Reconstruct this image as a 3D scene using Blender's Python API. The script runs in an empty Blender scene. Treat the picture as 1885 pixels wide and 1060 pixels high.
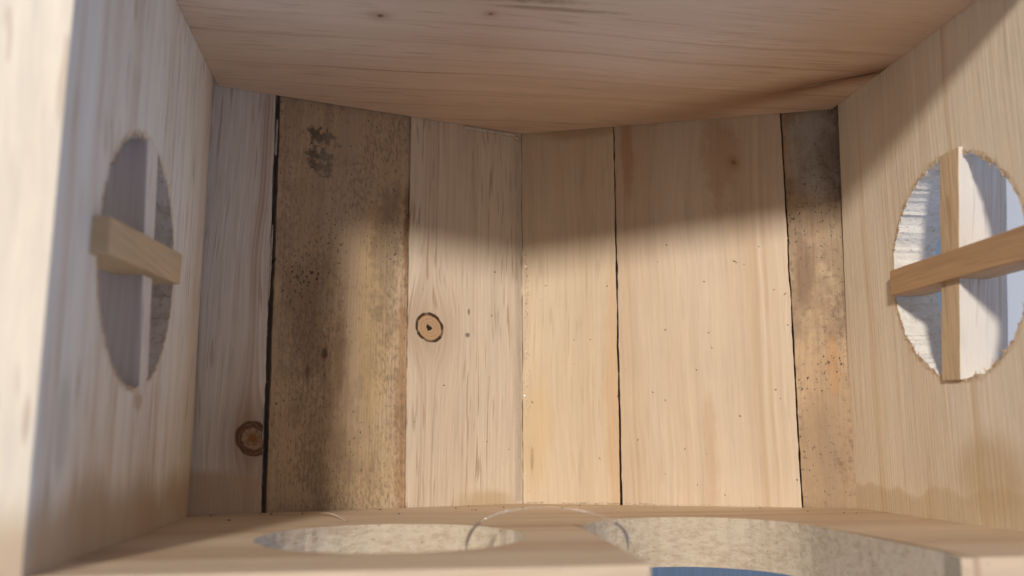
import bpy, bmesh, math, random
from mathutils import Vector, Matrix, noise as mn
from mathutils.geometry import tessellate_polygon

# ------------------------------------------------------------------ frame
# House frame: X across, Y away from the viewer (towards the roof), Z towards the back wall.
# One house unit is the inside width of the box (0.2 m).  In the world the box lies on its
# roof with the open bottom facing up.
S = 0.2
O = Vector((0.22, 1.56, 0.22))                       # where the roof ridge rests on the table
ROOT = Matrix.Translation((0, 0, 0)) @ Matrix.Rotation(-math.pi/2, 4, 'X') @ Matrix.Scale(S, 4)
def W(p): return ROOT @ (Vector(p) - O)
def WD(d): return (Matrix.Rotation(-math.pi/2, 3, 'X') @ Vector(d)).normalized()

C = bpy.context.scene.collection
sc = bpy.context.scene

# ------------------------------------------------------------------ camera
pit, rol, yaw = 0.1731, 0.0020, -0.1370
cx, sx, cy, sy, cz, sz = math.cos(pit), math.sin(pit), math.cos(rol), math.sin(rol), math.cos(yaw), math.sin(yaw)
M = Matrix(((cz,-sz,0),(sz,cz,0),(0,0,1))) @ Matrix(((1,0,0),(0,cx,-sx),(0,sx,cx))) @ Matrix(((cy,0,sy),(0,1,0),(-sy,0,cy)))
r_, f_, u_ = WD(M.col[0]), WD(M.col[1]), WD(M.col[2])
cam = bpy.data.cameras.new('camera'); co = bpy.data.objects.new('camera', cam); C.objects.link(co)
mw = Matrix((( r_.x, u_.x, -f_.x, 0), (r_.y, u_.y, -f_.y, 0), (r_.z, u_.z, -f_.z, 0), (0,0,0,1)))
mw.translation = W((0,0,0)); co.matrix_world = mw
cam.sensor_width = 36; cam.lens = 1602.3/1885*36; cam.clip_start = 0.005; cam.clip_end = 100
cam.dof.use_dof = True; cam.dof.focus_distance = 1.34*S; cam.dof.aperture_fstop = 12.0
sc.camera = co

# ------------------------------------------------------------------ world: cool window daylight from the sides, dim room above
w = bpy.data.worlds.new('World'); sc.world = w; w.use_nodes = True
nt = w.node_tree; nt.nodes.clear()
def wn(t, **k):
    n = nt.nodes.new(t)
    for a, b in k.items(): setattr(n, a, b)
    return n
def wm(op, a, b=0.0, clamp=False):
    n = wn('ShaderNodeMath', operation=op, use_clamp=clamp)
    for i, v in enumerate((a, b)):
        if isinstance(v, (int, float)): n.inputs[i].default_value = v
        else: nt.links.new(v, n.inputs[i])
    return n.outputs[0]
tc = wn('ShaderNodeTexCoord'); sp = wn('ShaderNodeSeparateXYZ'); nt.links.new(tc.outputs['Generated'], sp.inputs[0])
el = wm('SUBTRACT', 1.12, wm('MULTIPLY', sp.outputs[2], 1.25), True)
az = wm('ADD', 0.22, wm('MULTIPLY', wm('ADD', wm('MULTIPLY', sp.outputs[0], 0.85), wm('MULTIPLY', sp.outputs[1], -0.6), True), 0.9))
fac = wm('MULTIPLY', el, az)
mx = wn('ShaderNodeMix', data_type='RGBA')
nt.links.new(fac, mx.inputs[0]); mx.inputs[6].default_value = (0.245, 0.208, 0.178, 1); mx.inputs[7].default_value = (0.50, 0.80, 1.5, 1)
bg = wn('ShaderNodeBackground'); ow = wn('ShaderNodeOutputWorld')
nt.links.new(mx.outputs[2], bg.inputs[0]); bg.inputs[1].default_value = 0.9; nt.links.new(bg.outputs[0], ow.inputs[0])

# ------------------------------------------------------------------ key lamp (upper left, behind the viewer)
def lamp(name, pos, target, size, power, col):
    l = bpy.data.lights.new(name, 'AREA'); l.shape = 'DISK'; l.size = size*S; l.energy = power*S*S; l.color = col
    o = bpy.data.objects.new(name, l); C.objects.link(o); p, t = W(pos), W(target)
    o.location = p; o.rotation_euler = (t-p).to_track_quat('-Z', 'Y').to_euler(); return o
Ld = Vector((0.35, 1.0, -0.345)); T0 = Vector((0.1, 1.0, 0.2))
lamp('window_lamp', T0 - Ld*14.0, T0, 1.6, 2170, (1.0, 0.93, 0.85))
# fill lamps added to bring cool light low from front and right
lamp('cool_fill_front', (0.55, 1.08, -3.4), (0.4, 1.15, -0.2), 0.95, 18, (0.40, 0.64, 1.0))
lamp('cool_fill_right', (4.2, 0.9, 0.0), (0.8, 1.05, 0.2), 1.3, 60, (0.45, 0.68, 1.0))

sc.view_settings.view_transform = 'Standard'; sc.view_settings.look = 'None'
sc.view_settings.exposure = 0; sc.view_settings.gamma = 1; sc.view_settings.use_curve_mapping = False
sc.cycles.max_bounces = 6; sc.cycles.diffuse_bounces = 3; sc.cycles.glossy_bounces = 2; sc.cycles.transparent_max_bounces = 8; w.cycles.sampling_method = 'MANUAL'; w.cycles.sample_map_resolution = 64
sc.cycles.use_denoising = True; sc.cycles.use_adaptive_sampling = True; sc.cycles.adaptive_threshold = 0.02

xl, xr, zt, zb, xm = -0.279, 0.721, 0.545, -0.105, 0.223          # inner faces of the box

# ------------------------------------------------------------------ material helpers
class E:                                             # a node socket with arithmetic
    def __init__(s, t, k): s.t = t; s.k = k
    def _m(s, op, b=None, c=None, clamp=False): return mth(s.t, op, s, b, c, clamp)
    def __add__(s, b): return s._m('ADD', b)
    __radd__ = __add__
    def __sub__(s, b): return s._m('SUBTRACT', b)
    def __rsub__(s, b): return mth(s.t, 'SUBTRACT', b, s)
    def __mul__(s, b): return s._m('MULTIPLY', b)
    __rmul__ = __mul__
    def __truediv__(s, b): return s._m('DIVIDE', b)
    def __pow__(s, b): return s*s
def put(t, inp, v):
    if isinstance(v, E): t.links.new(v.k, inp)
    else: inp.default_value = v
def mth(t, op, a, b=None, c=None, clamp=False):
    n = t.nodes.new('ShaderNodeMath'); n.operation = op; n.use_clamp = clamp
    for i, v in enumerate((a, b, c)):
        if v is not None: put(t, n.inputs[i], v)
    return E(t, n.outputs[0])
def smooth(t, x, a, b):                              # smoothstep from a to b
    n = t.nodes.new('ShaderNodeMapRange'); n.interpolation_type = 'SMOOTHSTEP'
    put(t, n.inputs[0], x)
    lo, hi, o0, o1 = (a, b, 0., 1.) if a < b else (b, a, 1., 0.)
    n.inputs[1].default_value = lo; n.inputs[2].default_value = hi; n.inputs[3].default_value = o0; n.inputs[4].default_value = o1
    return E(t, n.outputs[0])
def vec(t, x, y, z):
    n = t.nodes.new('ShaderNodeCombineXYZ')
    for i, v in enumerate((x, y, z)): put(t, n.inputs[i], v)
    return E(t, n.outputs[0])
def noi(t, x, y, z, detail=2., rough=0.5, scale=1.0, flat2d=True):
    n = t.nodes.new('ShaderNodeTexNoise')
    if flat2d: n.noise_dimensions = '2D'; put(t, n.inputs['Vector'], vec(t, x + z, y, 0.))
    else: put(t, n.inputs['Vector'], vec(t, x, y, z))
    n.inputs['Scale'].default_value = scale; n.inputs['Detail'].default_value = detail; n.inputs['Roughness'].default_value = rough
    return E(t, n.outputs[0])
def mix(t, f, a, b, mode='MIX'):
    n = t.nodes.new('ShaderNodeMix'); n.data_type = 'RGBA'; n.blend_type = mode; n.clamp_factor = True
    put(t, n.inputs[0], f)
    for i, v in ((6, a), (7, b)):
        put(t, n.inputs[i], v if isinstance(v, E) else (v[0], v[1], v[2], 1))
    return E(t, n.outputs[2])
def newmat(name):
    m = bpy.data.materials.new(name); m.use_nodes = True; t = m.node_tree; t.nodes.clear()
    o = t.nodes.new('ShaderNodeOutputMaterial'); b = t.nodes.new('ShaderNodeBsdfPrincipled'); t.links.new(b.outputs[0], o.inputs[0])
    return m, t, b

def wood(name, axes, light, dark, seed=0., ring_f=30., ring=0.35, fibre=0.10, dash=0.25, warp=0.02, slope=0.0,
         broad=0.25, knots=(), stains=(), streak=None, holes=(), paint=False, specks=0.0, grime=0.0, grimecol=(0.16, 0.12, 0.085), tide=None, rough=0.62,
         bump=0.25, spec=0.3, dashcol=(0.30, 0.18, 0.10), lines=(), linew=0.003):
    m, t, b = newmat(name)
    tcn = t.nodes.new('ShaderNodeTexCoord'); s = t.nodes.new('ShaderNodeSeparateXYZ')
    t.links.new(tcn.outputs['Object'], s.inputs[0])
    ax = {'X': E(t, s.outputs[0]) + O.x, 'Y': E(t, s.outputs[1]) + O.y, 'Z': E(t, s.outputs[2]) + O.z}
    u0, v, wv = ax[axes[0]], ax[axes[1]], ax[axes[2]]
    u = u0 + v*slope
    up = u
    for k in knots:                                  # grain bows round each knot
        ku, kv, kr = k[0] + k[1]*slope, k[1], k[2]
        du, dv = u - ku, v - kv
        g = mth(t, 'EXPONENT', (du*du*(1/(kr*2.0)**2) + dv*dv*(1/(kr*3.6)**2))*-1.0)
        up = up - du*g*0.93
    lw = noi(t, u*1.2 + seed, v*1.6, wv*1.5 + seed*3, 2.) - 0.5
    lw2 = noi(t, u*6. + seed, v*3.2, wv*3. + seed, 2.) - 0.5
    up = up + lw*warp*2.2 + lw2*warp*0.45
    # growth rings of uneven spacing
    r = up*ring_f + noi(t, up*9. + seed*7, v*0.25, wv*2., 1.)*3.2 + wv*4.
    fr = mth(t, 'FRACT', r)
    late = smooth(t, fr, 0.15, 0.93)*smooth(t, fr, 1.0, 0.94)
    late = late*late
    amt = noi(t, up*14. + seed*2, v*0.8, wv, 2.)
    late = late*smooth(t, amt, 0.25, 0.75)
    bb = noi(t, up*9. + 3.1*seed, v*0.55, wv*2., 2., .5)
    fine = noi(t, up*210., v*6.0 + seed, wv*60., 3., .7)
    fine2 = noi(t, up*60., v*1.3 + seed, wv*30., 2., .6)
    col = mix(t, late*ring + smooth(t, bb, 0.42, 0.75)*broad, light, dark)
    col = mix(t, 1.0, col, mixgrey(t, 1.0 + (fine - 0.5)*fibre*5.5 + (fine2 - 0.5)*fibre*1.8), 'MULTIPLY')
    # short pore dashes in patches
    dn = noi(t, up*210. + seed, v*12., wv*80., 1., .4)
    patch = noi(t, up*10. + seed*5, v*3., wv*3., 2.)
    col = mix(t, smooth(t, dn, 0.60, 0.72)*smooth(t, patch, 0.35, 0.60)*dash, col, dashcol)
    lnz = smooth(t, noi(t, up*4., v*3.5, wv + seed, 2.), .35, .6)*0.5 + 0.5 if lines else None
    for l in lines:                                  # single dark grain lines: (u, strength)
        d = mth(t, 'ABSOLUTE', up - l[0])
        col = mix(t, smooth(t, d, linew*(l[2] if len(l) > 2 else 1), 0.0)*l[1]*lnz, col, dark)
    mott = noi(t, u*7. + seed, v*5., wv*5., 4., .6)
    col = mix(t, 1.0, col, mixgrey(t, 0.93 + mott*0.14), 'MULTIPLY')
    if knots:
        n1 = noi(t, u0*38 + seed, v*38, 0., 3., .6) - 0.5
        st = noi(t, u0*130, v*130, 0., 2.)
        ang = smooth(t, noi(t, u0*60, v*60 + 4., 0., 1.), 0.33, 0.5)
    for k in knots:
        ku, kv, kr, kind = k[0], k[1], k[2], k[3]
        du, dv = u0 - ku, v - kv
        d = mth(t, 'SQRT', du*du + dv*dv*0.86 + du*dv*0.2)/kr + n1*0.15 + (st - 0.5)*0.08
        halo = mth(t, 'EXPONENT', (du*du*(1/(kr*1.9)**2) + dv*dv*(1/(kr*2.4)**2))*-1.0)
        if kind == 'ring':                           # tight knot with a dark bark ring and pith
            col = mix(t, halo*0.38, col, (0.30, 0.17, 0.085))
            kc = mix(t, smooth(t, mth(t, 'FRACT', d*4.5), 0.2, 0.95)*0.55, (0.50, 0.33, 0.19), (0.33, 0.19, 0.10))
            col = mix(t, smooth(t, d, 1.02, 0.92), col, kc)
            col = mix(t, smooth(t, mth(t, "ABSOLUTE", d - 0.95) - ang*0.03, 0.11, 0.03)*(0.78 + ang*0.2), col, (0.045, 0.022, 0.012))
            col = mix(t, smooth(t, d + (st - 0.5)*0.35, 0.24, 0.14), col, (0.015, 0.01, 0.008))
        elif kind == 'bark':                         # half knot with brown rings
            col = mix(t, halo*0.55, col, (0.25, 0.14, 0.075))
            kc = mix(t, smooth(t, st + n1*0.5, 0.35, 0.65), (0.40, 0.27, 0.17), (0.26, 0.15, 0.085))
            kc = mix(t, smooth(t, d, 0.55, 0.72), kc, (0.13, 0.065, 0.035))
            kc = mix(t, smooth(t, d, 0.34, 0.16), kc, (0.27, 0.11, 0.035))
            kc = mix(t, smooth(t, mth(t, 'ABSOLUTE', d - 0.80 + (st - .5)*.3), 0.05, 0.0)*.5, kc, (0.34, 0.24, 0.16))
            col = mix(t, smooth(t, d, 1.06, 0.96), col, kc)
        else:                                        # soft pin knot
            col = mix(t, halo*0.55, col, (0.34, 0.16, 0.07))
            col = mix(t, smooth(t, d, 0.9, 0.3)*0.8, col, (0.15, 0.06, 0.03))
    if stains:
        nco = noi(t, u*13. + seed, v*9., wv*4, 4., .66) - 0.5; nfi = noi(t, u*75. + seed, v*75., wv*4, 3., .62) - 0.5
    for q in stains:                                 # (u, v, ru, rv, colour, strength, roughness of the outline)
        qu, qv, ru, rv, qc, qs = q[:6]; qn = q[6] if len(q) > 6 else 0.5
        n1 = (nco*2.0 + nfi*0.8) if qn < 1 else nfi
        du, dv = (u0 - qu)/ru, (v - qv)/rv
        d = mth(t, 'SQRT', du*du + dv*dv) + n1*qn*2.0
        col = mix(t, smooth(t, d, 1.15, 0.45)*qs, col, qc)
    if tide:                                         # glue-water stain rising from one end
        lvl, amp, tc_, ts, direction = tide[:5]
        n1 = noi(t, u0*9 + seed, 0.3, 0.2, 2., .5)
        h = (v - lvl)*direction + (n1 - 0.5)*amp
        sf = tide[5] if len(tide) > 5 else 0.006
        col = mix(t, smooth(t, h, sf, -sf)*ts*(0.75 + mott*0.5), col, tc_)
        if sf < .01: col = mix(t, smooth(t, mth(t, 'ABSOLUTE', h), 0.005, 0.0)*ts*0.35, col, dark)
    if grime > 0:
        gn = noi(t, u*30 + seed, v*16, wv*20, 4., .72)
        g2 = noi(t, u*4 + seed*2, v*2.2, wv, 3., .6)
        col = mix(t, smooth(t, gn*0.6 + g2*0.7, 0.58, 0.86)*grime, col, grimecol)
        g3 = noi(t, u0*170 + v*31., v*95 - u0*23., wv*200, 3., .75); g4 = noi(t, u0*14. + seed*3, v*7., 0., 2.)
        col = mix(t, smooth(t, g3 + (g4 - .5)*.45, 0.52, 0.70)*(grime + .2)*0.7, col, (grimecol[0]*.75, grimecol[1]*.72, grimecol[2]*.7))
    if specks > 0:
        sn = noi(t, u0*190. + seed, v*120., wv*60., 2., .7); sq = noi(t, u0*9. + seed, v*7., wv*4., 1.)
        col = mix(t, smooth(t, sn + (sq - 0.5)*0.35, 0.70, 0.76)*specks, col, (0.045, 0.028, 0.02))
    if streak:                                       # dark bark streak running off a buried knot
        su, sv, ss, w0, wg, ln_, st_ = streak
        nb = noi(t, u0*22., v*9., 0., 4., .6) - 0.5; along = (v - sv)*-1.0
        off = mth(t, 'ABSOLUTE', u0 - su - along*(-ss) + nb*0.022)
        wd_ = along*wg + w0
        k1 = smooth(t, off/(wd_ + 0.022), 1.4, 0.1)*smooth(t, along, ln_, ln_*0.2)*smooth(t, along, -.03, -.005)
        col = mix(t, k1*st_*0.75, col, (0.33, 0.17, 0.085))
        fl = noi(t, (u0 - along*(-ss))*120., along*9., 0., 2., .6)
        k2 = smooth(t, off/wd_, 0.9, 0.0)*smooth(t, along, ln_*.45, 0.0)*smooth(t, fl, .34, .6)
        col = mix(t, k2*st_*0.9, col, (0.075, 0.030, 0.015))
        k3 = smooth(t, off/wd_, 0.35, 0.0)*smooth(t, along, ln_*.35, ln_*.1)*smooth(t, fl, .58, .66)
        col = mix(t, k3*0.7, col, (0.62, 0.44, 0.30))
    for h in holes:                                  # torn, browned lip round a cut hole
        dh = mth(t, 'SQRT', ((u0 - h[0])*(1/h[2])) ** 2.0 + ((v - h[1])*(1/h[3])) ** 2.0)
        nh = noi(t, u0*70., v*45., 0., 3., .7)
        col = mix(t, smooth(t, dh + (nh - 0.5)*0.16, 1.055, 1.03)*0.8, col, mix(t, smooth(t, nh, .42, .6), (0.70, 0.56, 0.38), (0.36, 0.20, 0.10)))
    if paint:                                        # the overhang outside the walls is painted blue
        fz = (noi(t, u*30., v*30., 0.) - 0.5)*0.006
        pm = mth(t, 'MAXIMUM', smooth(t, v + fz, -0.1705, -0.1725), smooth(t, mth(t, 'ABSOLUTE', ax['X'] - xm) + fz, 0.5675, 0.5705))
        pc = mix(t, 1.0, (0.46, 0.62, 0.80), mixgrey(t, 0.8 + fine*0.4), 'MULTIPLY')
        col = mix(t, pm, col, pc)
    put(t, b.inputs['Base Color'], col)
    b.inputs['Specular IOR Level'].default_value = spec
    put(t, b.inputs['Roughness'], rough + (fine2 - 0.5)*0.25)
    bn = t.nodes.new('ShaderNodeBump'); bn.inputs['Strength'].default_value = bump; bn.inputs['Distance'].default_value = 0.0006
    put(t, bn.inputs['Height'], noi(t, u0*200., v*5., wv*50., 1.)*0.8 + noi(t, u0*60, v*40, wv*60, 1.)*0.4)
    t.links.new(bn.outputs[0], b.inputs['Normal'])
    return m
def mixgrey(t, v):
    return vec(t, v, v, v)

def sawn(name, col, col2, scale=60., bump=0.9, flat=(1, 1, 1), seed=0.):
    m, t, b = newmat(name)                           # rough torn wood on the inside of a cut hole
    tcn = t.nodes.new('ShaderNodeTexCoord'); s = t.nodes.new('ShaderNodeSeparateXYZ'); t.links.new(tcn.outputs['Object'], s.inputs[0])
    x, y, z = (E(t, s.outputs[i])*flat[i] for i in range(3))
    a = noi(t, x*scale + seed, y*scale, z*scale, 4., .68, flat2d=False); c = noi(t, x*9 + seed, y*9, z*9, 2., flat2d=False)
    d = noi(t, x*scale*2.7, y*scale*2.7, z*scale*2.7 + seed, 2., .6, flat2d=False)
    colr = mix(t, smooth(t, a*0.7 + c*0.5, 0.5, 0.78), col, col2)
    colr = mix(t, smooth(t, d, 0.60, 0.72)*0.55, colr, (col2[0]*.5, col2[1]*.45, col2[2]*.4))
    put(t, b.inputs['Base Color'], colr); b.inputs['Roughness'].default_value = 0.85; b.inputs['Specular IOR Level'].default_value = 0.15
    bn = t.nodes.new('ShaderNodeBump'); bn.inputs['Strength'].default_value = bump; bn.inputs['Distance'].default_value = 0.0016
    put(t, bn.inputs['Height'], a + d*0.35); t.links.new(bn.outputs[0], b.inputs['Normal'])
    return m

def glue_mat(name, gloss=0.10, body=0.12, rough=0.08, bscale=160., bump=0.8):
    m = bpy.data.materials.new(name); m.use_nodes = True; t = m.node_tree; t.nodes.clear()
    o = t.nodes.new('ShaderNodeOutputMaterial')
    tr = t.nodes.new('ShaderNodeBsdfTransparent'); gl = t.nodes.new('ShaderNodeBsdfGlossy'); df = t.nodes.new('ShaderNodeBsdfDiffuse')
    df.inputs[0].default_value = (0.75, 0.70, 0.64, 1); gl.inputs['Roughness'].default_value = rough; tr.inputs[0].default_value = (0.97, 0.95, 0.92, 1)
    tcn = t.nodes.new('ShaderNodeTexCoord'); n = t.nodes.new('ShaderNodeTexNoise'); n.inputs['Scale'].default_value = bscale; n.inputs['Detail'].default_value = 2
    t.links.new(tcn.outputs['Object'], n.inputs['Vector'])
    bn = t.nodes.new('ShaderNodeBump'); bn.inputs['Strength'].default_value = bump; bn.inputs['Distance'].default_value = 0.0012
    t.links.new(n.outputs[0], bn.inputs['Height']); t.links.new(bn.outputs[0], gl.inputs['Normal'])
    fr = t.nodes.new('ShaderNodeFresnel'); fr.inputs[0].default_value = 1.48; t.links.new(bn.outputs[0], fr.inputs['Normal'])
    a = t.nodes.new('ShaderNodeMath'); a.operation = 'MULTIPLY_ADD'; a.inputs[1].default_value = 1.0; a.inputs[2].default_value = gloss; a.use_clamp = True
    t.links.new(fr.outputs[0], a.inputs[0])
    ge = t.nodes.new('ShaderNodeNewGeometry'); bk = t.nodes.new('ShaderNodeMath'); bk.operation = 'SUBTRACT'; bk.inputs[0].default_value = 1.0
    t.links.new(ge.outputs['Backfacing'], bk.inputs[1]); a2 = t.nodes.new('ShaderNodeMath'); a2.operation = 'MULTIPLY'
    t.links.new(a.outputs[0], a2.inputs[0]); t.links.new(bk.outputs[0], a2.inputs[1]); a = a2
    m1 = t.nodes.new('ShaderNodeMixShader'); m1.inputs[0].default_value = body; t.links.new(tr.outputs[0], m1.inputs[1]); t.links.new(df.outputs[0], m1.inputs[2])
    m2 = t.nodes.new('ShaderNodeMixShader'); t.links.new(a.outputs[0], m2.inputs[0]); t.links.new(m1.outputs[0], m2.inputs[1]); t.links.new(gl.outputs[0], m2.inputs[2])
    t.links.new(m2.outputs[0], o.inputs[0]); return m

# ------------------------------------------------------------------ mesh helpers
def link(name, verts, faces, mats, parent, matidx=None, smoothf=None, bevel=0.0, label=None, world=False):
    me = bpy.data.meshes.new(name)
    me.from_pydata([tuple(Vector(p) - O) if not world else tuple(p) for p in verts], [], faces)
    for m in (mats if isinstance(mats, (list, tuple)) else [mats]): me.materials.append(m)
    if matidx: me.polygons.foreach_set('material_index', matidx)
    if smoothf: me.polygons.foreach_set('use_smooth', smoothf)
    bm = bmesh.new(); bm.from_mesh(me); bmesh.ops.recalc_face_normals(bm, faces=bm.faces); bm.to_mesh(me); bm.free()
    o = bpy.data.objects.new(name, me); C.objects.link(o)
    if parent: o.parent = parent
    if bevel:
        md = o.modifiers.new('bevel', 'BEVEL'); md.width = bevel; md.segments = 2; md.limit_method = 'ANGLE'; md.angle_limit = math.radians(50)
    if label: o['label'] = label
    return o

def splinter(verts, faces, idx, base, dirv, nrm, length, width, mi=0):
    """a thin pointed fibre standing off a torn edge"""
    side = dirv.cross(nrm); side = side.normalized()*width*0.5 if side.length > 1e-6 else Vector((width*.5, 0, 0))
    n = nrm.normalized()*width*0.4
    i = len(verts); tip = base + dirv.normalized()*length + nrm.normalized()*length*random.uniform(-.15, .5)
    verts += [base - side, base + side, base + n, tip]
    faces += [(i, i+1, i+3), (i+1, i+2, i+3), (i+2, i, i+3), (i, i+2, i+1)]; idx += [mi]*4

def panel(name, outer, holes, place, nrm_in, thick, mats, parent, frays=(), label=None):
    """slab from a 2D outline with cut holes. place(a, b, t) -> house point, t = depth into the slab"""
    loops = [outer] + holes; tri = tessellate_polygon([[Vector((a, b, 0)) for a, b in lp] for lp in loops])
    flat = [p for lp in loops for p in lp]; n = len(flat)
    verts = [Vector(place(a, b, 0)) for a, b in flat] + [Vector(place(a, b, thick)) for a, b in flat]
    faces = [tuple(f) for f in tri] + [tuple(j + n for j in reversed(f)) for f in tri]; idx = [0]*len(faces)
    k = 0
    for li, lp in enumerate(loops):
        for j in range(len(lp)):
            a, b2 = k + j, k + (j+1) % len(lp)
            d = (Vector(lp[j]) - Vector(lp[(j+1) % len(lp)])).length
            faces.append((a, b2, b2 + n, a + n)); idx.append(1 if (li > 0 or (d < 0.06 and len(outer) > 12)) else 0)
        k += len(lp)
    nv = Vector(nrm_in)
    for (pts, cnt, lmin, lmax, wd, grain) in frays:
        for _ in range(cnt):
            j = random.randrange(len(pts)-1); t = random.random()
            a = pts[j][0]*(1-t) + pts[j+1][0]*t; b2 = pts[j][1]*(1-t) + pts[j+1][1]*t
            base = Vector(place(a, b2, 0)) ; g = Vector(grain)*random.choice((-1, 1)) + Vector([random.uniform(-.45, .45) for _ in range(3)])
            splinter(verts, faces, idx, base - nv*0.0005, g, nv, random.uniform(lmin, lmax), random.uniform(.5, 1.3)*wd, 2 if len(mats) > 2 else 0)
    return link(name, verts, faces, mats, parent, matidx=idx, label=label)

def ring(ca, cb, ra, rb, n=110, jit=0.0016, seed=0, a0=0., a1=2*math.pi, closed=True):
    out = []; m = n if closed else n + 1
    for i in range(m):
        th = a0 + (a1 - a0)*i/n
        j = jit*(mn.noise(Vector((math.cos(th)*9, math.sin(th)*9, seed)))*1.1 + mn.noise(Vector((math.cos(th)*31, math.sin(th)*31, seed+5)))*0.9)
        out.append((ca + (ra + j)*math.cos(th), cb + (rb + j)*math.sin(th)))
    return out

def tube(pts, radii, sides=10):
    verts, faces = [], []; n = len(pts)
    for i, p in enumerate(pts):
        p = Vector(p); d = (Vector(pts[min(i+1, n-1)]) - Vector(pts[max(i-1, 0)])).normalized()
        a = d.cross(Vector((0.3, 1, 0.2))).normalized(); b2 = d.cross(a)
        for s in range(sides):
            th = 2*math.pi*s/sides; verts.append(p + (a*math.cos(th) + b2*math.sin(th))*radii[i])
    for i in range(n-1):
        for s in range(sides):
            s2 = (s+1) % sides; faces.append((i*sides+s, i*sides+s2, (i+1)*sides+s2, (i+1)*sides+s))
    faces.append(tuple(range(sides))); faces.append(tuple((n-1)*sides + s for s in range(sides)))
    return verts, faces

def bar(name, corners_in, depth, axis, mats, parent, label):
    """window stick: four corners of its inner face (house points) and a depth outward"""
    c = [Vector(p) for p in corners_in]; d = Vector(axis)*depth
    nseg = 8; verts = []; faces = []
    for i in range(nseg+1):
        t = i/nseg
        a = c[0].lerp(c[1], t); b2 = c[3].lerp(c[2], t)
        j = Vector((0, mn.noise(a*30)*0.0012, mn.noise(b2*28)*0.0012))
        verts += [a + j, b2 - j, b2 - j + d, a + j + d]
    for i in range(nseg):
        for s in range(4):
            s2 = (s+1) % 4; faces.append((i*4+s, i*4+s2, i*4+4+s2, i*4+4+s))
    faces += [(0, 1, 2, 3), tuple(nseg*4 + s for s in (3, 2, 1, 0))]
    return link(name, verts, faces, mats, parent, bevel=0.0015, label=label)

# ------------------------------------------------------------------ dimensions (house frame)
yl, ym, yr = 1.334, 1.487, 1.300
TH = 0.066; RIM = 0.742
kL, kR = (ym-yl)/(xm-xl), (yr-ym)/(xr-xm)
def roofY(x): return ym + (kL if x < xm else kR)*(x - xm)

# ------------------------------------------------------------------ table
m, t, b = newmat('table_paint')
tcn = t.nodes.new('ShaderNodeTexCoord'); s = t.nodes.new('ShaderNodeSeparateXYZ'); t.links.new(tcn.outputs['Object'], s.inputs[0])
nn = noi(t, E(t, s.outputs[0])*40, E(t, s.outputs[1])*8, 0., 4.)
put(t, b.inputs['Base Color'], mix(t, nn, (0.50, 0.52, 0.55), (0.40, 0.42, 0.46))); b.inputs['Roughness'].default_value = 0.6
tb = link('tabletop', [(-2, -2, -.03), (2, -2, -.03), (2, 2, -.03), (-2, 2, -.03), (-2, -2, -.0005), (2, -2, -.0005), (2, 2, -.0005), (-2, 2, -.0005)],
          [(0, 1, 2, 3), (4, 5, 6, 7), (0, 1, 5, 4), (1, 2, 6, 5), (2, 3, 7, 6), (3, 0, 4, 7)], m, None, world=True)
tb['kind'] = 'structure'

# ------------------------------------------------------------------ the wooden house
house = bpy.data.objects.new('wooden_birdhouse', None); C.objects.link(house)
house.matrix_world = ROOT; house.empty_display_size = 0.2
house['label'] = 'unpainted pine birdhouse seen into its open bottom, with cross-barred round windows and arched door'
house['category'] = 'birdhouse'

# roof boards: inner face edges as x at z=-.105 and z=.54
ZA, ZB = -0.298, 0.735
def board(mats, xb0, xt0, xb1, xt1, recess, label, jit=0.0012, seed=0, thick=0.06, fuzz=0):
    n = 150; verts = []; faces = []; idx = []
    for i in range(n+1):
        z = ZA + (ZB-ZA)*i/n; q = (z - zb)/(0.54 - zb)
        xa = xb0 + (xt0-xb0)*q + jit*(mn.noise(Vector((z*16, seed, 0))) + 0.8*mn.noise(Vector((z*60, seed, 3))))
        xc = xb1 + (xt1-xb1)*q + jit*(mn.noise(Vector((z*16, seed, 7))) + 0.8*mn.noise(Vector((z*60, seed, 9))))
        k = kL if 0.5*(xa+xc) < xm else kR
        nrm = Vector((-k, 1, 0)).normalized()
        for x, dd in ((xa, recess), (xc, recess), (xc, thick+recess), (xa, thick+recess)):
            p = Vector((x, ym + k*(x-xm), z)) + nrm*dd
            if abs(x - xm) < 0.004 and dd > 0.01: p.x = xm
            verts.append(p)
    for i in range(n):
        for s in range(4):
            s2 = (s+1) % 4; faces.append((i*4+s, i*4+s2, i*4+4+s2, i*4+4+s)); idx.append(0)
    faces += [(0, 1, 2, 3), tuple(n*4 + s for s in (3, 2, 1, 0))]; idx += [0, 0]
    for _ in range(fuzz):
        i = random.randrange(20, n-20); sdx = random.choice((0, 1)); p = verts[i*4+sdx]
        splinter(verts, faces, idx, p.copy(), Vector((random.choice((-1, 1)) if 0 else (-.5 if sdx == 0 else .5), 0, random.uniform(-1, 1))), Vector((0, -1, 0)), random.uniform(.004, .011), 0.0012)
    return link('roof_board', verts, faces, mats, house, matidx=idx, bevel=0.0012, label=label)

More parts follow.
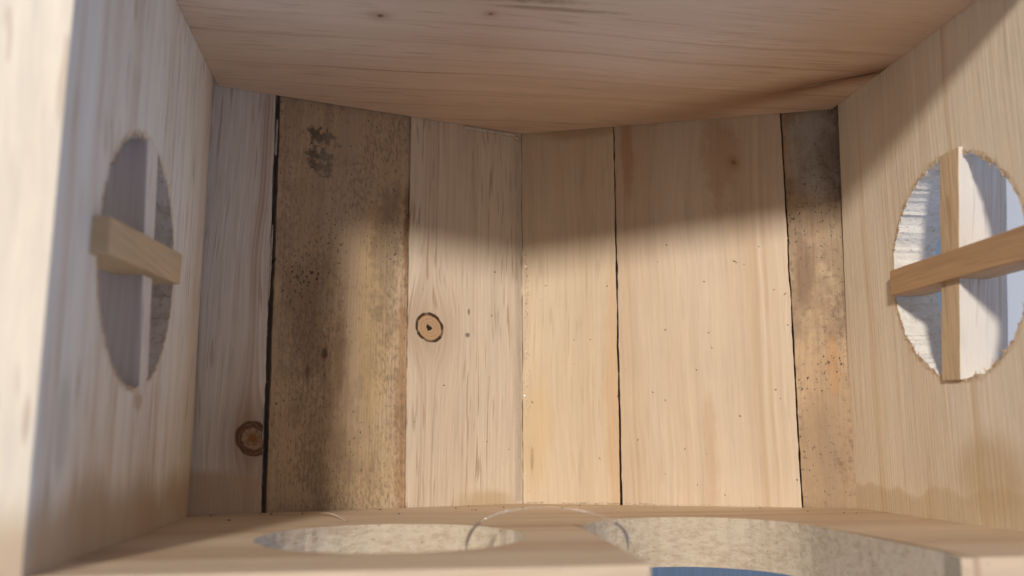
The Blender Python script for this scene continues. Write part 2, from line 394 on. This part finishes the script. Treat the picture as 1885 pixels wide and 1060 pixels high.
m1 = wood('pine_grey', 'XZY', (0.70, 0.64, 0.57), (0.46, 0.34, 0.26), paint=True, seed=1.3, ring_f=14, ring=.35, warp=.02, broad=.3, dash=.4,
          knots=[(-0.203, 0.003, 0.024, 'bark')], tide=(-0.045, 0.03, (0.52, 0.36, 0.23), 0.7, 1, .010),
          lines=[(-0.2035, .95, 1.6), (-0.2085, .8, 1.2), (-0.226, .35, 1.2), (-0.198, .6)])
board(m1, -0.46, -0.46, -0.1885, -0.194, 0, 'pale greyish roof board with a half knot, against the left wall', seed=1, fuzz=30, jit=.0016)
OLD = (0.56, 0.415, 0.275)
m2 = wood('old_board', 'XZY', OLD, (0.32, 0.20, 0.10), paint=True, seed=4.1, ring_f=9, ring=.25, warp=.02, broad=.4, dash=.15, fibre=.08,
          grime=.5, grimecol=(0.21, 0.155, 0.105), specks=.85, bump=.5, rough=.7,
          stains=[(-0.123, .488, .022, .017, (0.05, 0.045, 0.04), .78, 1.9), (-0.122, .447, .022, .022, (0.05, 0.045, 0.04), .78, 1.9),
                  (-0.13, .19, .05, .09, (0.16, 0.13, 0.10), .4, .5), (-0.03, .21, .03, .20, (0.52, 0.37, 0.20), .75, .35),
                  (-0.083, .16, .012, .11, (0.27, 0.165, 0.085), .5, .45), (-0.01, .30, .03, .13, (0.20, 0.15, 0.10), .55, .5),
                  (0.018, .05, .012, .22, (0.38, 0.20, 0.09), .55, .6), (0.02, .33, .008, .10, (0.28, 0.15, 0.06), .8, .4),
                  (-0.13, .105, .005, .014, (0.10, 0.045, 0.02), .9, .3), (-0.105, .135, .006, .011, (0.09, 0.045, 0.02), .9, .3),
                  (-0.04, -.05, .05, .09, (0.46, 0.33, 0.18), .5, .4), (-.13, -.02, .05, .15, (0.56, .42, .29), .55, .3),  # pale second patch puts light on the lower left into the colour
                  (-0.09, .40, .05, .10, (0.42, 0.36, 0.27), .35, .5)])
board(m2, -0.1795, -0.1855, 0.0255, 0.0225, 0.004, 'dirty weathered roof board with black mould spots and rusty edge', seed=2, fuzz=10)
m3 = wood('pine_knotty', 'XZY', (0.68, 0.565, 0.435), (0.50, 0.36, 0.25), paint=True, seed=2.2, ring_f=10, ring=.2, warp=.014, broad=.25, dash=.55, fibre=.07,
          knots=[(0.060, 0.184, 0.0225, 'ring')], lines=[(0.054, .6, .8), (0.0665, .6, .8), (0.048, .4, 1.2), (0.2, .35, 2)],
          stains=[(0.125, 0.175, .0045, .0045, (0.20, 0.17, 0.14), .95, .1), (0.165, -0.10, .05, .022, (0.50, 0.33, 0.15), .55, .25), (0.127, .215, .002, .007, (0.12, .06, .03), .8, .2)])
board(m3, 0.0262, 0.0232, 0.2225, 0.2225, 0, 'pale roof board with a dark-ringed round knot and pith hole', seed=3, fuzz=26)
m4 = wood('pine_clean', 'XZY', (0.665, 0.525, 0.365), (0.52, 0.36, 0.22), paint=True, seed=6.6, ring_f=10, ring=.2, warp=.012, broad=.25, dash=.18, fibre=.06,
          stains=[(0.238, -0.035, .0035, .028, (0.14, 0.10, 0.07), .75, .35), (0.37, .06, .018, .25, (0.60, 0.37, 0.18), .5, .3),
                  (0.245, .02, .03, .14, (0.66, 0.47, 0.24), .5, .3), (0.33, .545, .10, .022, (0.45, .29, .16), .7, .2)])
board(m4, 0.2235, 0.2235, 0.3755, 0.3780, 0, 'clean yellowish roof board right of the ridge', seed=4, fuzz=6)
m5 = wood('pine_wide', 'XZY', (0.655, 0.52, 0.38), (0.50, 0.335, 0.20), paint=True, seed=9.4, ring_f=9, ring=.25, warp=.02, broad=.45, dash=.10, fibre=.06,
          knots=[(0.568, 0.465, 0.006, 'pin')],
          lines=[(0.595, .6, 2.2), (0.61, .5, 2), (0.50, .25, 3), (0.40, .3, 1.5)],
          stains=[(0.40, .50, .012, .10, (0.42, .20, .09), .5, .3), (0.515, -0.02, .012, .13, (0.52, .34, .2), .45, .3), (0.545, .47, .03, .10, (0.46, .26, .13), .45, .5)])
board(m5, 0.3790, 0.3800, 0.6412, 0.6432, 0, 'widest roof board, clean pine with faint broad grain', seed=5, fuzz=10)
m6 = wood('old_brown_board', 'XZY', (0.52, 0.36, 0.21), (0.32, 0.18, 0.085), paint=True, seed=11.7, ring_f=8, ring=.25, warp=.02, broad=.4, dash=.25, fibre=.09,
          grime=.6, grimecol=(0.20, 0.125, 0.07), specks=1.0, bump=.55, rough=.55, spec=.4,
          stains=[(0.70, .47, .06, .10, (0.44, 0.42, 0.39), .85, .25), (0.71, .30, .022, .09, (0.55, 0.41, 0.24), .8, .45), (0.668, .27, .014, .06, (0.24, 0.12, 0.05), .7, .4),
                  (0.685, -.03, .014, .11, (0.24, 0.18, 0.14), .4, .5), (.69, -.04, .07, .17, (0.33, .215, .125), .65, .3), (.70, .12, .012, .06, (0.50, .27, .11), .6, .4)])
board(m6, 0.6440, 0.6458, 0.90, 0.90, 0.005, 'rough brown weathered roof board against the right wall', seed=6, fuzz=8)

# ---------------- back wall (top of the picture): grain runs along X
mb = wood('pine_back', 'YXZ', (0.72, 0.53, 0.365), (0.46, 0.27, 0.15), streak=(1.150, .712, -.83, .024, .10, .40, 1.0), seed=3.7, ring_f=7, ring=.16, warp=.022, slope=-.02, broad=.2, dash=.30, fibre=.045,
          knots=[(1.069, -0.025, 0.006, 'pin'), (1.045, 0.117, 0.004, 'pin')],
          lines=[(1.235, .8, 1.3), (1.30, .6, 1.2), (1.19, .3, 1.2), (1.14, .45, 2), (1.36, .45), (1.08, .4, 2), (1.42, .5, 1.4)],
          stains=[(1.002, 0.0, .011, .25, (0.26, 0.15, 0.09), .7, .25), (1.022, 0.20, .006, .10, (0.28, 0.16, 0.10), .55, .3)])
msaw = sawn('sawn_edge', (0.62, 0.48, 0.32), (0.44, 0.30, 0.17))
outer = [(xl, RIM), (xr, RIM), (xr, roofY(xr)), (xr - 0.0, roofY(xr) - 0.001)][:3]
pts = [(xl + 0.0005, RIM), (xr - 0.0005, RIM)]
for i in range(61):
    x = xr - 0.0005 - (xr-xl-0.001)*i/60
    pts.append((x, roofY(x) - 0.0015 + 0.0008*mn.noise(Vector((x*40, 0, 0)))))
edge = [(x, roofY(x)-.002) for x in [0.40 + 0.25*i/20 for i in range(21)]] 
edge2 = [(x, roofY(x)-.002) for x in [0.69 + 0.03*i/5 for i in range(6)]]
mfib = sawn('torn_fibre', (0.72, 0.58, 0.40), (0.58, 0.42, 0.26))
panel('back_wall', pts, [], lambda a, b2, t: (a, b2, zt + t), (0, 0, -1), TH, [mb, mb, mfib], house,
      frays=[(edge, 26, .002, .008, .002, (.1, .4, -1)), (edge2, 14, .003, .016, .002, (.1, .4, -1))], label='back wall board with a dark knot streak at its right end')

# ---------------- side walls: grain runs along Z
def sidewall(X, sgn, ytop, ybot, hole, mats, label, frn):
    n = 40; z0, z1 = zb - TH, zt + TH
    pts = [(RIM, z0), (RIM, z1)]
    for i in range(n+1):
        z = z1 + (z0-z1)*i/n; q = (z-zb)/(zt-zb)
        pts.append((ybot + (ytop-ybot)*q + 0.0009*mn.noise(Vector((z*40, X, 0))), z))
    hs = hole
    return panel('side_wall', pts, [hs], lambda a, b2, t: (X + sgn*t, a, b2), (-sgn, 0, 0), TH, mats, house,
                 frays=[(hs + [hs[0]], frn, .002, .010, .0034, (0, .2, 1))], label=label)
ml = wood('pine_left', 'YZX', (0.82, 0.75, 0.62), (0.64, 0.50, 0.36), seed=7.9, ring_f=22, ring=.6, warp=.014, broad=.5, dash=.45, fibre=.07,
          holes=[(.996, .196, .143, .139)], tide=(-0.045, 0.10, (0.46, 0.32, 0.19), 0.75, 1, .025),
          stains=[(0.80, .02, .02, .05, (0.44, 0.36, 0.27), .4, .3), (1.022, .047, .020, .017, (0.50, 0.36, 0.23), .75, .12)])
mls = sawn('sawn_left', (0.66, 0.57, 0.48), (0.50, 0.40, 0.31), seed=2.)
mbrn = sawn('torn_fibre_dark', (0.62, 0.46, 0.28), (0.34, 0.18, 0.08), seed=8)
random.seed(4)
lw = sidewall(xl, -1, 1.297, 1.303, ring(0.996, 0.196, 0.143, 0.139, seed=2, jit=.003, n=200), [ml, mls, mbrn], 'left side wall, pale and in shade', 46)
mr = wood('pine_right', 'YZX', (0.82, 0.70, 0.53), (0.64, 0.46, 0.28), seed=14.2, ring_f=8.5, ring=.75, warp=.02, slope=.03, broad=.3, dash=.08, fibre=.045,
          holes=[(1.022, .222, .137, .146)], tide=(-0.065, 0.07, (0.60, 0.44, 0.26), 0.6, 1),
          stains=[(0.99, -.045, .075, .062, (0.59, 0.43, 0.25), .65, .06)], lines=[(1.24, .4), (1.17, .35), (.9, .3)])
mrs = sawn('sawn_right', (0.80, 0.76, 0.68), (0.73, 0.67, 0.58), seed=5., scale=110, bump=.35, flat=(.6, 1, 1))
rw = sidewall(xr, 1, 1.279, 1.317, ring(1.022, 0.222, 0.137, 0.146, seed=9, jit=.003, n=200), [mr, mrs, mbrn], 'right side wall, yellowish with slanting shadow', 120)
# unseen strip added outside the left wall, keeps the key lamp off its window
v = []
for y in (RIM + .001, .86):
    for z in (zb - TH, zt + TH):
        v += [(xl - TH - .001, y, z), (-.62, y, z)]
link('light_block_strip', v, [(0, 1, 3, 2), (4, 6, 7, 5), (0, 4, 5, 1), (2, 3, 7, 6), (0, 2, 6, 4), (1, 5, 7, 3)], ml, house, bevel=.002)
# window crosses
mst = wood('stick_tan', 'ZYX', (0.60, 0.42, 0.235), (0.42, 0.26, 0.12), seed=3.3, ring_f=22, ring=.3, broad=.4, dash=.25, warp=.01, fibre=.08)
mst2 = wood('stick_brown', 'ZYX', (0.50, 0.31, 0.165), (0.36, 0.20, 0.09), seed=8.3, ring_f=22, ring=.3, broad=.4, dash=.25, warp=.01, fibre=.08)
msv = wood('stick_pale', 'YZX', (0.64, 0.47, 0.29), (0.50, 0.33, 0.18), seed=5.3, ring_f=30, ring=.25, broad=.3, dash=.5, warp=.006, fibre=.08)
msw = wood('stick_white', 'XZY', (0.80, 0.74, 0.66), (0.62, 0.52, 0.42), seed=6.3, ring_f=18, ring=.12, broad=.15, dash=.3, warp=.004, fibre=.015, dashcol=(.40, .32, .27))
def facemats(o, mat, test):
    o.data.materials.append(mat)
    for p in o.data.polygons:
        if test(p.normal): p.material_index = len(o.data.materials)-1
vb = bar('window_bar', [(.716, 1.024, .370), (.716, 1.061, .076), (.716, 1.022, .074), (.716, .984, .372)], 0.068, (1, 0, 0), msv, rw, 'upright window bar of the right window')
facemats(vb, msw, lambda n: abs(n.y) > .7)
bar('window_bar', [(.708, 1.147, .240), (.708, .850, .240), (.708, .852, .201), (.708, 1.150, .203)], 0.05, (1, 0, 0), mst2, rw, 'brown crosswise window bar of the right window')
msl = wood('stick_cream', 'YZX', (0.76, 0.66, 0.55), (0.58, 0.44, 0.32), seed=5.9, ring_f=30, ring=.25, broad=.3, dash=.3, warp=.006, fibre=.05)
vl = bar('window_bar', [(-.2785, .986, .339), (-.2785, 1.024, .050), (-.2785, 1.056, .052), (-.2785, 1.030, .339)], 0.068, (-1, 0, 0), msl, lw, 'upright window bar of the left window')
facemats(vl, wood('stick_grey', 'XZY', (0.62, 0.56, 0.53), (0.48, 0.39, 0.35), seed=2.3, ring_f=20, ring=.3, broad=.5, dash=.8, warp=.01, fibre=.06), lambda n: abs(n.y) > .7)
bar('window_bar', [(-.262, .831, .206), (-.262, 1.110, .230), (-.262, 1.106, .190), (-.262, .831, .171)], 0.05, (-1, 0, 0), mst, lw, 'tan crosswise window bar of the left window')

# ---------------- front wall (bottom of the picture): round hole and arched door open to the rim
mf = wood('pine_front', 'YXZ', (0.68, 0.53, 0.37), (0.46, 0.30, 0.18), seed=21.5, ring_f=12, ring=.45, warp=.02, broad=.5, dash=.15, fibre=.06, specks=.15,
          lines=[(1.20, .4), (1.30, .4), (1.05, .4), (.93, .5, 2)],
          stains=[(0.87, .525, .15, .007, (0.27, 0.15, 0.09), .85, .05), (1.09, .234, .03, .006, (0.30, 0.20, 0.13), .6, .05)])
mfs = sawn('sawn_front', (0.62, 0.52, 0.38), (0.47, 0.36, 0.245), seed=1., scale=120, bump=.32, flat=(.55, .55, 1.3))
dl, dr, dcy, drr = 0.222, 0.522, 1.045, 0.150
arch = [(dl, RIM+.008)] + [(dl - .002*i/6 + .012*i/6, RIM + (dcy-RIM)*i/6) for i in range(1, 6)]
arc = ring((dl+dr)/2 + .005, dcy, 0.145, 0.152, n=60, a0=math.pi, a1=0, closed=False, seed=4)
arch2 = [(dr - .001*i/6, dcy - (dcy-RIM)*i/6) for i in range(1, 6)] + [(dr - .012, RIM+.008)]
pts = [(xl + .0005, RIM+.008)] + arch + arc + arch2 + [(xr - .0005, RIM+.008)]
for i in range(61):
    x = xr - 0.0005 - (xr-xl-0.001)*i/60
    pts.append((x, roofY(x) - 0.0015 + 0.0008*mn.noise(Vector((x*40, 4, 0)))))
doorpts = arc
fw = panel('front_wall', pts, [ring(0.004, 1.008, 0.148, 0.148, seed=6)], lambda a, b2, t: (a, b2, zb - t), (0, 0, 1), TH, [mf, mfs, mfib], house,
      frays=[(doorpts, 40, .002, .006, .0018, (1, .2, .1))], label='front wall with a round hole and an arched doorway')
# front wall: only door edge and hole use the torn-cut material
for p in fw.data.polygons:
    if p.material_index == 1:
        c = p.center + O
        if c.y > 1.22: p.material_index = 0
bpy.context.view_layer.update()

# ---------------- glue
gm = glue_mat('hot_glue', gloss=.14, body=.22); gm2 = glue_mat('glue_sheen', gloss=0.04, body=0.24, rough=0.12, bscale=420., bump=1.0); gs = glue_mat('glue_thread', gloss=0.02, body=0.10, rough=0.2, bump=.2)
def bead(path, rad, mat, label, flat=0.45, seed=0, name='glue_bead'):
    n = len(path); rr = [rad*(0.75 + 0.5*mn.noise(Vector((i*0.55, seed, 0)))) * min(1, (i+.6)/3, (n-i-.4)/3) for i in range(n)]
    v, f = tube(path, rr, 10)
    return link(name, v, f, mat, house, smoothf=[True]*len(f), label=label)
def lerp3(a, b2, n): return [Vector(a).lerp(Vector(b2), i/(n-1)) for i in range(n)]
bead(lerp3((.115, roofY(.115)-.001, .541), (.215, roofY(.215)-.001, .541), 60), .0052, gm, 'shiny hot glue bead under the back wall', seed=1)
bead(lerp3((.208, roofY(.208)-.001, .536), (.224, roofY(.224)-.001, .534), 16), .006, gm, 'glue blob at the top of the ridge', seed=7)
def strip(x0, x1, z0, z1, lift, mat, label, seed):
    nx, nz = 5, 220; verts = []; faces = []
    for i in range(nz+1):
        z = z0 + (z1-z0)*i/nz
        for j in range(nx+1):
            q = j/nx; x = x0 + (x1-x0)*q + .0012*mn.noise(Vector((z*40, seed, j)))
            h = lift*math.sin(math.pi*q)*(0.7 + 0.6*mn.noise(Vector((z*60, q*3, seed)))) if 0 < j < nx else -0.0008
            verts.append((x, roofY(x) - 0.0004 - h, z))
    for i in range(nz):
        for j in range(nx):
            a = i*(nx+1) + j; faces.append((a, a+1, a+nx+2, a+nx+1))
    o = link('glue_bead', verts, faces, mat, house, smoothf=[True]*len(faces), label=label)
    if sum(p.normal.y for p in o.data.polygons) > 0: o.data.flip_normals()
    return o
strip(.2085, .2215, -.10, .535, .0016, gm2, 'flat milky glue strip along the ridge', 2)
def drops(spots, mat, label):
    verts = []; faces = []
    for (x, y, z, rx, rz) in spots:
        i0 = len(verts); n, mseg = 7, 4
        for a in range(mseg):
            ph = math.pi/2*a/(mseg-1)*0.98
            for q in range(n):
                th = 2*math.pi*q/n; verts.append((x + rx*math.cos(th)*math.cos(ph), y + .0003 - rx*.75*math.sin(ph), z + rz*math.sin(th)*math.cos(ph)))
        for a in range(mseg-1):
            for q in range(n):
                q2 = (q+1) % n; faces.append((i0+a*n+q, i0+a*n+q2, i0+a*n+n+q2, i0+a*n+n+q))
        faces.append(tuple(i0+(mseg-1)*n+q for q in range(n)))
    o = link('glue_bead', verts, faces, mat, house, smoothf=[True]*len(faces), label=label)
    if sum(p.normal.y for p in o.data.polygons) > 0: o.data.flip_normals()
gm3 = glue_mat('glue_drops', gloss=0.28, body=0.06, rough=0.10, bscale=300., bump=1.0)
random.seed(21); sp_ = []
for _ in range(150):
    x = random.gauss(.2305, .0022); z = .33 - abs(random.gauss(0, .13)) if random.random() < .75 else random.uniform(-.1, .33)
    if z < -.1: continue
    sp_.append((x, roofY(x), z, random.uniform(.0005, .0017), random.uniform(.0005, .0022)))
drops(sp_, gm3, 'sparkling droplets of glue right of the ridge')
sp_ = []
for _ in range(170):
    x = .228 + abs(random.gauss(0, .16))
    if x > .62 or .262 < x < .285: continue
    sp_.append((x, roofY(x) - random.choice((0, .001)), -.1035 + random.uniform(-.0005, .0018), random.uniform(.0006, .0024), random.uniform(.0004, .0009)))
drops(sp_, gm3, 'broken line of glue glints where front wall meets roof')
# clear thread looping between the round hole and the door
arcp = []
for i in range(41):
    th = math.pi*i/40
    arcp.append(Vector((.178 - .092*math.cos(th), 1.0 + .02*math.sin(th*2), -.124 + .049*math.sin(th)**0.8)))
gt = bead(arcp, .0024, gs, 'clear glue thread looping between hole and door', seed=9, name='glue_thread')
mdk, t, b = newmat('glue_refraction_dark'); b.inputs['Base Color'].default_value = (0.24, 0.18, 0.14, 1); b.inputs['Roughness'].default_value = .5
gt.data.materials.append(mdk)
for p in gt.data.polygons:                           # dark refraction at the thread's feet is painted in as brown
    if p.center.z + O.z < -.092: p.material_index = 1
for (a, b2, s_) in (((-.1875, 1.345, .50), (-.1885, 1.35, .44), 1), ((-.188, 1.35, .33), (-.189, 1.35, .21), 3)):  # beads added for the light glimpsed through the gap
    bead(lerp3(a, b2, 30), .0022, gm, 'glue bead added for glints of light in the open gap between two roof boards', seed=s_)

# ------------------------------------------------------------------ loose bits
ms = sawn('shaving_wood', (0.75, 0.66, 0.52), (0.62, 0.50, 0.36), seed=3)
v = []; f = []
for i in range(13):
    q = i/12; p = Vector((-.097 + .042*q, 1.305 - .13*q, -.1035 + .004*math.sin(q*math.pi)))
    wd = .0022*math.sin(math.pi*(0.08 + 0.84*q))
    for k in (-1, 1):
        for h in (0, .0008): v.append(p + Vector((wd*k*.6, wd*k*.5, h + .001)))
for i in range(12):
    a = i*4
    f += [(a, a+4, a+6, a+2), (a+1, a+3, a+7, a+5), (a, a+1, a+5, a+4), (a+2, a+6, a+7, a+3)]
f += [(0, 2, 3, 1), (48, 49, 51, 50)]
base = v[0].copy()
sh = link('wood_shaving', [W(p) - W(base) for p in v], f, ms, None, world=True)
sh.location = W(base); sh['label'] = 'thin pale curled wood shaving on the inside of the front wall'; sh['category'] = 'wood shaving'

md, t, b = newmat('sawdust_crumb'); b.inputs['Base Color'].default_value = (0.10, 0.06, 0.035, 1); b.inputs['Roughness'].default_value = .9
random.seed(11); v = []; f = []
def crumb(p, r, l, ang, nrm, tang):
    a = tang*math.cos(ang) + nrm.cross(tang)*math.sin(ang); c = nrm.cross(a); i = len(v)
    v.extend([p - a*l, p + c*r, p + a*l, p - c*r, p + nrm*r*1.2]); f.extend([(i, i+1, i+4), (i+1, i+2, i+4), (i+2, i+3, i+4), (i+3, i, i+4), (i, i+3, i+2, i+1)])
for _ in range(34):                                  # on the front wall, towards the roof
    x = random.uniform(-.25, .70); y = roofY(x) - random.uniform(.004, .12)
    crumb(Vector((x, y, zb+.0002)), random.uniform(.0006, .0016), random.uniform(.0008, .003), random.uniform(0, 3), Vector((0, 0, 1)), Vector((1, 0, 0)))
for _ in range(46):                                  # on the roof boards
    x = random.uniform(.03, .70); z = random.uniform(-.10, .33)
    k = kL if x < xm else kR; nn_ = Vector((k, -1, 0)).normalized(); dep = .005 if x > .645 else 0
    crumb(Vector((x, roofY(x), z)) - nn_*dep*1.05 + nn_*.0003, random.uniform(.0004, .0011), random.uniform(.0007, .0026), random.uniform(0, 3), nn_, Vector((0, 0, 1)))
for (x, z, l, a) in ((.563, .293, .006, .9), (.635, .235, .004, 2.4), (.262, .265, .003, 1.9), (.345, -.03, .003, .6), (.43, .078, .003, 1.2), (.405, -.0, .003, 2.2)):
    k = kR; nn_ = Vector((k, -1, 0)).normalized(); crumb(Vector((x, roofY(x), z)) + nn_*.0003, .0007, l, a, nn_, Vector((0, 0, 1)))
sd = link('sawdust', [W(p) for p in v], f, md, None, world=True)
sd['kind'] = 'stuff'; sd['label'] = 'dark crumbs of sawdust scattered on the boards inside the birdhouse'; sd['category'] = 'sawdust'
